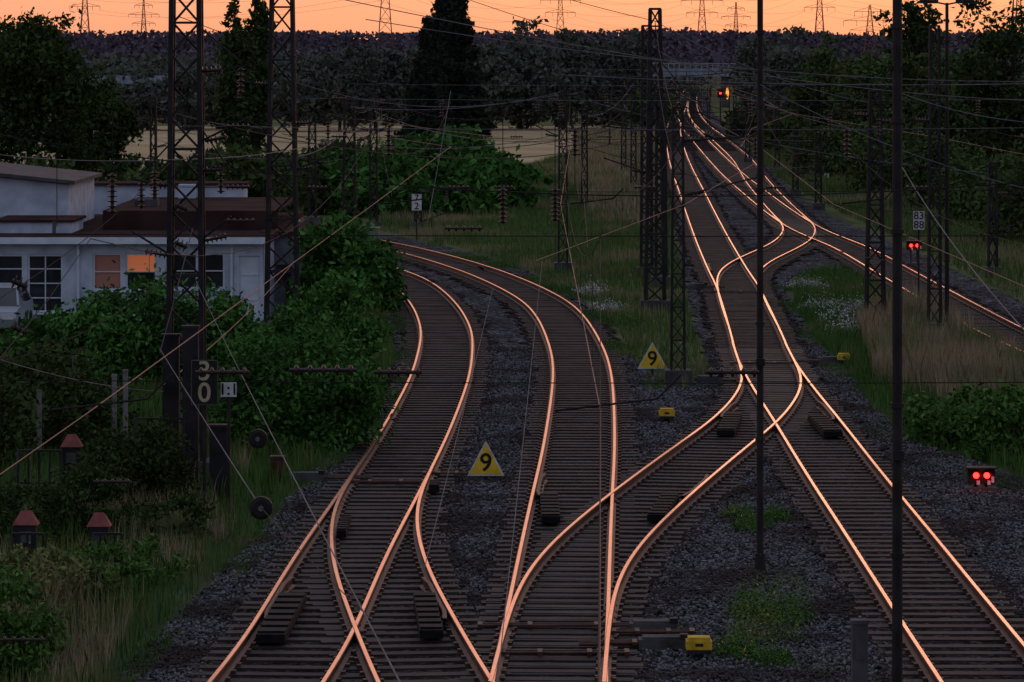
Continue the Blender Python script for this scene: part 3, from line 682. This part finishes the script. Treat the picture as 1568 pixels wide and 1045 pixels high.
# ---------------------------------------------------------------- far road bridge
mb = MB(); yb = 600; xa = (930 - CU) * yb / F; xb = (1140 - CU) * yb / F
mb.box(((xa + xb) / 2, yb, 5.25), (xb - xa, 6, .9), 1); mb.box(((xa + xb) / 2, yb - 3.1, 5.85), (xb - xa, .2, .35), 1)
for i in range(26): x = xa + (xb - xa) * i / 25; mb.box((x, yb - 3.05, 6.35), (.12, .12, .9), 1)
mb.box(((xa + xb) / 2, yb - 3.05, 6.8), (xb - xa, .14, .14), 1)
for x in (xa + 3, 22.0, xb - 3): mb.box((x, yb, 2.4), (1, 5, 4.8), 0)
mb.obj('road_bridge', [M_concdk, M_bridge])
mb = MB(); mb.box((-50, 555, 4.6), (60, .4, 1.2), 0)
for i in range(16): mb.box((-80 + i * 4, 554.6, 2.6), (.4, .4, 5.2), 0)
mb.obj('noise_barrier', [M_bridge])

# ---------------------------------------------------------------- building
house = bpy.data.objects.new('signal_building', None); house.location = (-14, 122, 0); col.objects.link(house)
def part(mb, name, mats): 
    o = mb.obj(name, mats); o.parent = house; o.matrix_parent_inverse = Matrix.Translation(-house.location); return o
def hx(u, D=122.): return (u - CU) * D / F
def hz(v, D=122.): return H - (v - VH) * D / F
def wall(mb, x0, x1, y, th, z0, z1, ops, m=0):
    ops = sorted(ops); x = x0
    for (a, b, c, d) in ops:
        if a > x: mb.box(((x + a) / 2, y + th / 2, (z0 + z1) / 2), (a - x, th, z1 - z0), m)
        mb.box(((a + b) / 2, y + th / 2, (z0 + c) / 2), (b - a, th, c - z0), m)
        mb.box(((a + b) / 2, y + th / 2, (d + z1) / 2), (b - a, th, z1 - d), m); x = b
    if x < x1: mb.box(((x + x1) / 2, y + th / 2, (z0 + z1) / 2), (x1 - x, th, z1 - z0), m)
mbw = MB(); mbf = MB(); mbg = MB()
z1 = hz(372)
ops = [(hx(-150), hx(-60), .4, hz(388)), (hx(-45), hx(36), .35, hz(390)), (hx(42), hx(96), .35, hz(390)), (hx(142), hx(187), 1.05, hz(388)), (hx(192), hx(240), 1.05, hz(388)), (hx(262), hx(302), 1.1, hz(388)), (hx(308), hx(344), 1.1, hz(388)), (hx(366), hx(398), .15, hz(392))]
wall(mbw, -24, hx(405), 122, .25, 0, z1, ops)
mbw.box((hx(405) - .125, 122.25 + 10, z1 / 2), (.25, 20, z1)); mbw.box((-24 + .125, 132.25, z1 / 2), (.25, 20, z1)); mbw.box(((-24 + hx(405)) / 2, 142.4, z1 / 2), (hx(405) + 24, .25, z1))
part(mbw, 'walls', [M_white])
for i, (a, b, c, d) in enumerate(ops):
    if i == 7:
        mbf.box(((a + b) / 2, 122.12, (c + d) / 2), (b - a, .06, d - c)); 
        for q in (.3, .7): mbf.box(((a + b) / 2, 122.08, c + (d - c) * q), ((b - a) * .8, .03, .06))
        continue
    g = 2 if i == 3 else 0
    mid = c + (d - c) * .5
    if i == 4:
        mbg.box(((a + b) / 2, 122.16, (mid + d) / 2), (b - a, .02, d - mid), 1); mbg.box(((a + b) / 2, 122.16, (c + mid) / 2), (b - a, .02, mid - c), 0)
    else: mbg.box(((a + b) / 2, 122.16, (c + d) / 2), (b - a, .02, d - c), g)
    for x in (a + .03, b - .03): mbf.box((x, 122.10, (c + d) / 2), (.06, .08, d - c))
    for z in (c + .03, d - .03): mbf.box(((a + b) / 2, 122.10, z), (b - a - .12, .08, .06))
    nm = 3 if i < 3 else 1
    for k in range(1, nm + 1): mbf.box(((a + b) / 2, 122.11, c + (d - c) * k / (nm + 1)), (b - a - .12, .05, .035))
    if i < 3: mbf.box(((a + b) / 2, 122.11, (c + d) / 2), (.035, .045, d - c - .12))
    mbf.box(((a + b) / 2, 121.94, c - .03), (b - a + .1, .12, .05))
mbf.box((hx(355), 121.95, z1 / 2), (.08, .08, z1)); mbf.box((hx(120), 121.95, z1 / 2), (.08, .08, z1))
part(mbf, 'window_frames', [M_whitef]); part(mbg, 'window_panes', [M_glass, M_glow, M_glow2])
mb = MB(); mb.box(((-24 + hx(407)) / 2, 132.1, z1 + .05), (hx(407) + 24.0, 20.9, .10), 0)
mb.box(((-24 + hx(407)) / 2, 121.6, z1 + .08), (hx(407) + 24.1, .12, .20), 1)
mb.box((hx(409), 132, z1 + .08), (.12, 20.6, .2), 0)
mb.box(((hx(122) + hx(405)) / 2, 129.0, z1 + .42), (hx(405) - hx(122), .2, .62), 0); mb.box(((hx(122) + hx(405)) / 2, 135.0, z1 + .70), (hx(405) - hx(122), 11.7, .06), 0)
part(mb, 'flat_roof', [M_roof, M_whitef])
mb = MB()
xl = hx(105, 130); zt = hz(283, 130)
mb.add([(-24, 130, z1 + .1), (xl, 130, z1 + .1), (xl, 130, zt), (-24, 130, zt + .95), (-24, 138, z1 + .1), (xl, 138, z1 + .1), (xl, 138, zt), (-24, 138, zt + .95)], [(0, 1, 2, 3), (1, 5, 6, 2), (5, 4, 7, 6), (4, 0, 3, 7)], 0)
mb.add([(-24.2, 129.6, zt + 1.0), (xl + .25, 129.6, zt + .02), (xl + .25, 138.3, zt + .02), (-24.2, 138.3, zt + 1.0), (-24.2, 129.6, zt + 1.12), (xl + .25, 129.6, zt + .14), (xl + .25, 138.3, zt + .14), (-24.2, 138.3, zt + 1.12)], [(3, 2, 1, 0), (4, 5, 6, 7), (0, 1, 5, 4), (1, 2, 6, 5), (2, 3, 7, 6), (3, 0, 4, 7)], 3)
mb.box((hx(62, 128), 128, z1 + .28), (hx(118, 128) - hx(5, 128), 3.4, .36), 0); mb.box((hx(62, 128), 128, z1 + .50), (hx(118, 128) - hx(5, 128) + .2, 3.6, .08), 2)
mb.box((hx(262, 142), 142.2, z1 + .63), (hx(375, 142) - hx(148, 142), 2.2, 1.06), 0); mb.box((hx(262, 142), 142.2, z1 + 1.20), (hx(375, 142) - hx(148, 142) + .3, 2.5, .08), 2)
mb.box((hx(285, 139), 139.5, z1 + 1.0), (.6, .6, .5), 0)
part(mb, 'upper_storey', [M_white, M_whitef, M_roof, M_concdk])
mb = MB(); mb.box((hx(438, 127), 130.5, hz(360, 127) / 2), (hx(470, 127) - hx(406, 127) + .1, 7, hz(360, 127)), 0); mb.box((hx(438, 127), 130.4, hz(357, 127)), (1.7, 7.3, .1), 1)
mb.box((hx(435, 127), 126.97, 1.3), (.5, .05, .6), 2)
part(mb, 'side_annex', [M_grwall, M_roof, M_glass])
mb = MB()
for i in range(1): mb.tube([(hx(60 + i * 90), 126, z1 + .1), (hx(60 + i * 90), 126, z1 + .5)], .06, 8)
mb.box((hx(225, 133), 133, z1 + .85), (.8, .6, .24)); part(mb, 'roof_vents', [M_concdk])

mb = MB(); cx, cy = hx(-5, 117.5), 117.5
body = [(-2.1, .35), (-2.15, .62), (-2.05, .82), (-1.15, .92), (1.9, .95), (2.1, .8), (2.12, .35)]
cab = [(-1.15, .92), (-.45, 1.42), (1.1, 1.45), (1.9, .95)]
def extr(prof, w, w2, m):
    n = len(prof); vs = [(cx - w * (1 if z < 1 else w2), cy + p, z) for p, z in prof] + [(cx + w * (1 if z < 1 else w2), cy + p, z) for p, z in prof]
    mb.add(vs, [tuple(range(n))[::-1], tuple(range(n, 2 * n))] + [(i, (i + 1) % n, n + (i + 1) % n, n + i) for i in range(n)], m)
extr(body, .86, 1, 0); extr(cab, .80, .82, 1)
mb.add([(cx - .64, cy - .42, 1.43), (cx + .64, cy - .42, 1.43), (cx + .64, cy + 1.08, 1.465), (cx - .64, cy + 1.08, 1.465)], [(0, 1, 2, 3)], 0)
for sx in (-1, 1):
    mb.beam((cx + sx * .8, cy - 1.15, .93), (cx + sx * .665, cy - .43, 1.44), .06, m=0); mb.beam((cx + sx * .665, cy + 1.1, 1.46), (cx + sx * .8, cy + 1.9, .96), .06, m=0); mb.beam((cx + sx * .745, cy + .4, .93), (cx + sx * .665, cy + .4, 1.45), .06, m=0)
    for yy in (-1.35, 1.35): mb.tube([(cx + sx * .68, cy + yy, .32), (cx + sx * .88, cy + yy, .32)], .32, 16, 2)
    mb.box((cx + sx * .62, cy - 2.13, .66), (.34, .06, .14), 3); mb.box((cx + sx * .95, cy - .75, .98), (.16, .1, .12), 0)
mb.obj('parked_car', [M_carp, M_glass, M_dark, M_signw], loc=(cx, cy, 0))

# ---------------------------------------------------------------- signs
def tri_sign(u, vb, vtop, vbot, w_px):
    b = gp(u, vb); s = F / b.y; z0 = H - (vbot - VH) / s; z1 = H - (vtop - VH) / s; w = w_px / s
    mb = MB()
    def tri(k, y, m, th=.02):
        cz = z0 + (z1 - z0) * .36; P = [(-w / 2, z0), (w / 2, z0), (0, z1)]
        P = [(b.x + x * k, cz + (z - cz) * k) for x, z in P]
        mb.add([(x, y, z) for x, z in P] + [(x, y + th, z) for x, z in P], [(0, 1, 2), (5, 4, 3), (0, 3, 4, 1), (1, 4, 5, 2), (2, 5, 3, 0)], m)
    tri(1.0, b.y, 1); tri(.88, b.y - .004, 0, .003)
    add_text(mb, '9', w * .68, (b.x, b.y - .010, z0 + (z1 - z0) * .36), 2)
    mb.tube([(b.x, b.y + .05, 0), (b.x, b.y + .05, z0 + (z1 - z0) * .6)], .03, 8, 3)
    mb.box((b.x, b.y + .035, z0 + .12), (.2, .03, .05), 3)
    mb.obj('triangular_speed_sign', [M_yellow, M_signw, M_black, M_steel], loc=b)
tri_sign(744, 738, 675, 729, 57); tri_sign(999, 575, 524, 565, 46)
def plate(name, u, v, D, wpx, hpx, txts, bg, fg, post_to=None, tsize=None, border=None):
    s = F / D; c = zp(u, v, D); w = wpx / s; h = hpx / s; mb = MB()
    mb.box((c.x, c.y, c.z), (w, .03, h), 0)
    if border: 
        for sx in (-1, 1): mb.box((c.x + sx * (w / 2 + .01), c.y, c.z), (.014, .045, h + .03), 3)
        for sz in (-1, 1): mb.box((c.x, c.y, c.z + sz * (h / 2 + .008)), (w + .002, .045, .014), 3)
    n = len(txts)
    for i, t in enumerate(txts): add_text(mb, t, tsize or h / n * 1.15, (c.x, c.y - .018, c.z + h * (.5 - (i + .5) / n)), 1)
    if post_to is not None: mb.tube([(c.x, c.y + .05, 0), (c.x, c.y + .05, c.z + h * .4)], .03, 8, 2)
    else: mb.beam((c.x, c.y + .02, c.z), (c.x, c.y + .3, c.z), .04, m=2)
    mb.obj(name, [bg, fg, M_steel, M_concdk], loc=c)
plate('speed_board', 313, 586, 70.5, 38, 66, ['3', '0'], M_black, M_cream, 1, .50, True)
plate('hectometre_sign', 350, 597, 70.7, 24, 22, ['1:1'], M_signw, M_black, 1)
plate('hectometre_sign', 638, 310, 175, 15, 25, ['7', '2'], M_signw, M_black, 1)
plate('hectometre_sign', 1407, 338, 122, 17, 28, ['83', '88'], M_signw, M_black, 1)
plate('marker_board', 1188, 228, 330, 8, 14, ['1'], M_signw, M_black, 1)
plate('marker_board', 1266, 272, 260, 8, 12, ['1'], M_signw, M_black, 1)
plate('marker_board', 1228, 238, 300, 7, 22, ['1'], M_signw, M_black, 1)

def dwarf(u, vb, v, w=.5, k=1.0, post=False):
    b = gp(u, vb); s = F / b.y; z = H - (v - VH) / s; mb = MB()
    mb.box((b.x, b.y + .12, z), (w, .2, .3 * k), 0)
    mb.box((b.x, b.y + .04, z + .17 * k), (w + .06, .34, .03), 0)
    for sx in (-1, 1):
        x = b.x + sx * w * .2
        mb.tube([(x, b.y + .02, z + .02), (x, b.y - .015, z + .02)], .058 * k, 14, 1)
        for q in range(7):
            a0 = math.pi * q / 7; a1 = math.pi * (q + 1) / 7; rr = .09 * k
            mb.add([(x + rr * math.cos(a0), b.y + .02, z + .02 + rr * math.sin(a0)), (x + rr * math.cos(a1), b.y + .02, z + .02 + rr * math.sin(a1)), (x + rr * math.cos(a1), b.y - .12, z + .02 + rr * math.sin(a1)), (x + rr * math.cos(a0), b.y - .12, z + .02 + rr * math.sin(a0))], [(0, 1, 2, 3)], 0)
        mb.tube([(x, b.y + .12, 0), (x, b.y + .12, z - .12)], .03, 8, 0)
        mb.box((x + .04, b.y - .0, z - .12), (.06, .02, .08), 2)
    mb.box((b.x + w * .42, b.y - .01, z - .06), (.05, .02, .12), 2)
    mb.box((b.x, b.y + .1, .06), (w + .1, .4, .14), 3)
    mb.obj('dwarf_signal', [M_black, M_red, M_signw, M_concdk], loc=b)
    L = bpy.data.lights.new('signal_light', 'POINT'); L.energy = 2.2; L.color = (1, .03, .02); L.shadow_soft_size = .05
    lo = bpy.data.objects.new('signal_light', L); lo.location = (b.x, b.y - .2, z + .02); col.objects.link(lo)
dwarf(1503, 757, 730, .52); dwarf(1400, 408, 377, .62, 1.15)
def farsig(u, vb, v):
    b = gp(u, vb); z = H - (v - VH) / sc(vb); mb = MB(); mb.tube([b, b + Vector((0, 0, z))], .08, 8, 0); mb.box((b.x, b.y, z), (.7, .2, 1.1), 0)
    mb.tube([(b.x, b.y - .1, z), (b.x, b.y - .18, z)], .13, 10, 1); mb.obj('main_signal', [M_black, M_red], loc=b)
farsig(1103, 190, 143)
def lantern(u, vb, vt, w):
    b = gp(u, vb); h = H - (vt - VH) / sc(vb); mb = MB()
    mb.tube([b, b + Vector((0, 0, h * .5))], .05, 8, 0)
    mb.box(b + Vector((0, 0, h * .5)), (w * 1.1, w * .8, .06), 0); mb.box(b + Vector((0, 0, h * .68)), (w, w * .7, h * .3), 0)
    mb.box(b + Vector((0, -w * .36, h * .68)), (w * .55, .02, h * .14), 2)
    z0 = h * .83; x, y = w * .6, w * .45; mb.add([b + Vector((-x, -y, z0)), b + Vector((x, -y, z0)), b + Vector((x, y, z0)), b + Vector((-x, y, z0)), b + Vector((-x * .4, 0, h)), b + Vector((x * .4, 0, h))], [(3, 2, 1, 0), (0, 1, 5, 4), (2, 3, 4, 5), (1, 2, 5), (3, 0, 4)], 1)
    mb.beam(b + Vector((w * .5, 0, .1)), b + Vector((w * 1.1, -.2, .1)), .08, m=0)
    mb.obj('point_indicator_lantern', [M_steel, M_redcap, M_concdk], loc=b)
lantern(40, 905, 782, .34); lantern(152, 905, 785, .32); lantern(110, 775, 665, .34)

# ---------------------------------------------------------------- lineside equipment
def cabinet(u, v, w=.40, k=1.0, top=True):
    b = gp(u, v); mb = MB()
    mb.tube([b, b + Vector((0, 0, .16))], .07, 8, 1); mb.box(b + Vector((0, 0, .17)), (w * .95, .30, .06), 1)
    for (a, c, dz0, dz1) in ((1, 1, .20, .32), (.86, .8, .32, .37)):
        mb.box(b + Vector((0, 0, (dz0 + dz1) / 2)), (w * a, .30 * c, dz1 - dz0), 0)
    mb.box(b + Vector((0, -.155, .27)), (w * .3, .01, .04), 1)
    mb.obj('yellow_junction_box', [M_yelbox, M_steel], loc=b)
cabinet(1070, 1015, .36); cabinet(1021, 650, .36); cabinet(1292, 562, .34); 
def machine(u, v, rot=0.0, track=None, rodlen=1.6):
    b = gp(u, v); mb = MB()
    mb.box(b + Vector((0, 0, .14)), (.70, .34, .14), 0); mb.box(b + Vector((0, 0, .225)), (.58, .28, .04), 0); mb.box(b + Vector((.3, -.1, .25)), (.12, .14, .08), 1)
    for yy in (-.12, .08, .22): mb.tube([b + Vector((-rodlen if rodlen > 0 else 0, yy, .14)), b + Vector((.3 if rodlen > 0 else -rodlen, yy, .14))], .022, 6, 2)
    mb.box(b + Vector((-rodlen * .5, .05, .09)), (abs(rodlen) * .55, .4, .04), 1)
    mb.obj('point_machine', [M_concdk, M_steel, M_rust], loc=b)
machine(1015, 1000, rodlen=1.2); machine(1000, 975, rodlen=.9); machine(470, 742, rodlen=-1.3); machine(1085, 590, rodlen=-.8); machine(1275, 560, rodlen=1.0); machine(1068, 445, rodlen=-1)
def stretcher(u0, u1, v):
    mb = MB(); a = gp(u0, v, .16); b = gp(u1, v, .16); mb.tube([a, b], .022, 6); mb.tube([a + Vector((0, .18, 0)), b + Vector((0, .18, 0))], .018, 6)
    for t in (0, .3, .7, 1): mb.box(a.lerp(b, t) + Vector((0, .09, 0)), (.07, .32, .05))
    mb.obj('stretcher_bar', [M_rust])
for t in [(735, 990, 958), (770, 960, 1000), (530, 650, 738), (650, 720, 725), (940, 1060, 968), (930, 1070, 985), (1120, 1215, 556), (1075, 1160, 447)]: stretcher(*t)
def mat_plate(u, v, w, L, rot):
    b = gp(u, v, .28); mb = MB(); mb.box((b.x, b.y, .21), (w, L, .12), 0, rot)
    n = 7
    for i in range(n):
        t = (i + .5) / n - .5; x = -math.sin(rot) * t * L; y = math.cos(rot) * t * L
        mb.box((b.x + x, b.y + y, .285), (w * .94, L / n * .55, .03), 0, rot)
    mb.obj('trackside_rubber_cover', [M_dark], loc=(b.x, b.y, 0))
for t in [(432, 938, .42, 4.2, -.02), (842, 772, .34, 3.6, 0), (1016, 772, .34, 3.2, -.12), (1117, 645, .40, 4.0, -.10), (1263, 648, .42, 3.6, .02), (655, 935, .34, 3.8, .05), (527, 800, .16, 2.2, 0), (665, 740, .20, .9, 0)]: mat_plate(*t)
def post(name, u, vb, h, w, mat, lat=0):
    b = gp(u, vb); mb = MB(); mb.box(b + Vector((0, 0, h / 2)), (w, w * .8, h)); mb.box(b + Vector((0, 0, h + .02)), (w * 1.15, w * .95, .05)); mb.box(b + Vector((0, -w * .42, h * .75)), (w * .6, .02, h * .2)); mb.obj(name, [mat], loc=b)
post('concrete_marker_post', 1316, 1110, 1.3, .20, M_concdk)
post('relay_cabinet', 262, 760, 3.1, .32, M_steel); post('relay_cabinet', 292, 765, 3.3, .30, M_steel)
post('relay_cabinet', 335, 765, 1.4, .34, M_steel)
for (u, vb, h) in [(114, 690, 2.0), (175, 690, 1.6), (192, 690, 1.7), (60, 700, 1.4)]: post('concrete_fence_post', u, vb, h, .10, M_conc)
post('electrical_cabinet', 569, 400, 1.35, .62, M_conc)
post('electrical_cabinet', 425, 740, .5, .26, M_rust); 
def railing(u, v, w, h):
    b = gp(u, v); mb = MB()
    for i in range(5): mb.beam(b + Vector((w * (i / 4 - .5), 0, 0)), b + Vector((w * (i / 4 - .5), 0, h)), .035)
    for z in (h * .45, h): mb.beam(b + Vector((-w / 2, 0, z)), b + Vector((w / 2, 0, z)), .04)
    mb.beam(b + Vector((-w / 2, 0, h)), b + Vector((-w / 2, -.9, 0)), .04); mb.obj('steel_railing', [M_steel], loc=b)
for t in [(42, 915, .5, 1.0), (165, 915, .45, 1.0), (245, 770, .9, 1.6), (60, 780, .8, 1.1)]: railing(*t)

# ---------------------------------------------------------------- sky, sun
w = bpy.data.worlds.new('World'); scene.world = w; w.use_nodes = True; nt = w.node_tree; nt.nodes.clear()
out = N(nt, 'ShaderNodeOutputWorld')
sky = N(nt, 'ShaderNodeTexSky'); sky.sky_type = 'NISHITA'; sky.sun_disc = False
sky.sun_elevation = math.radians(1.5); sky.sun_rotation = math.radians(8); sky.dust_density = 2.0
bg1 = N(nt, 'ShaderNodeBackground'); bg1.inputs['Strength'].default_value = .02
nt.links.new(sky.outputs['Color'], bg1.inputs['Color'])
tc = N(nt, 'ShaderNodeTexCoord'); sp = N(nt, 'ShaderNodeSeparateXYZ'); nt.links.new(tc.outputs['Generated'], sp.inputs['Vector'])
rp = N(nt, 'ShaderNodeValToRGB'); nt.links.new(sp.outputs['Z'], rp.inputs['Fac'])
e = rp.color_ramp.elements; e[0].position = 0; e[0].color = (.92, .37, .20, 1); e[1].position = 1; e[1].color = (.36, .42, .56, 1)
for p, c in ((.015, (.92, .40, .24)), (.06, (.95, .44, .28)), (.16, (.82, .43, .33)), (.32, (.50, .41, .44)), (.55, (.40, .42, .53))):
    x = e.new(p); x.color = c4(c)
mr = N(nt, 'ShaderNodeMapRange'); mr.inputs['From Min'].default_value = -1; mr.inputs['From Max'].default_value = .9; mr.inputs['To Min'].default_value = .75; mr.inputs['To Max'].default_value = 1.0
nt.links.new(sp.outputs['Y'], mr.inputs['Value'])
mc = N(nt, 'ShaderNodeMapRange'); mc.inputs['From Min'].default_value = .3; mc.inputs['From Max'].default_value = -.7; mc.inputs['To Min'].default_value = 0; mc.inputs['To Max'].default_value = .85
nt.links.new(sp.outputs['Y'], mc.inputs['Value'])
mxs = N(nt, 'ShaderNodeMix', data_type='RGBA'); nt.links.new(mc.outputs['Result'], mxs.inputs['Factor']); nt.links.new(rp.outputs['Color'], mxs.inputs['A']); mxs.inputs['B'].default_value = (.38, .43, .57, 1)
bg2 = N(nt, 'ShaderNodeBackground'); nt.links.new(mxs.outputs['Result'], bg2.inputs['Color']); nt.links.new(mr.outputs['Result'], bg2.inputs['Strength'])
ad = N(nt, 'ShaderNodeAddShader'); nt.links.new(bg1.outputs[0], ad.inputs[0]); nt.links.new(bg2.outputs[0], ad.inputs[1]); nt.links.new(ad.outputs[0], out.inputs['Surface'])
sl = bpy.data.lights.new('sun', 'SUN'); sl.energy = .10; sl.angle = math.radians(12); sl.color = (1, .5, .3)
so = bpy.data.objects.new('sun', sl); col.objects.link(so)
el, az = math.radians(2.5), math.radians(8)
d = Vector((math.sin(az) * math.cos(el), math.cos(az) * math.cos(el), math.sin(el)))
so.rotation_euler = d.to_track_quat('Z', 'Y').to_euler(); so.location = (0, 0, 50)

# ---------------------------------------------------------------- camera
cam = bpy.data.cameras.new('camera'); co = bpy.data.objects.new('camera', cam); col.objects.link(co)
co.location = (0, 0, H); co.rotation_euler = (math.radians(90), 0, 0)
cam.sensor_width = 36; cam.lens = F / 1568 * 36; cam.shift_y = -(522.5 - VH) / 1568; cam.clip_start = .5; cam.clip_end = 12000
scene.camera = co
scene.view_settings.view_transform = 'Standard'; scene.view_settings.look = 'None'; scene.view_settings.exposure = 0
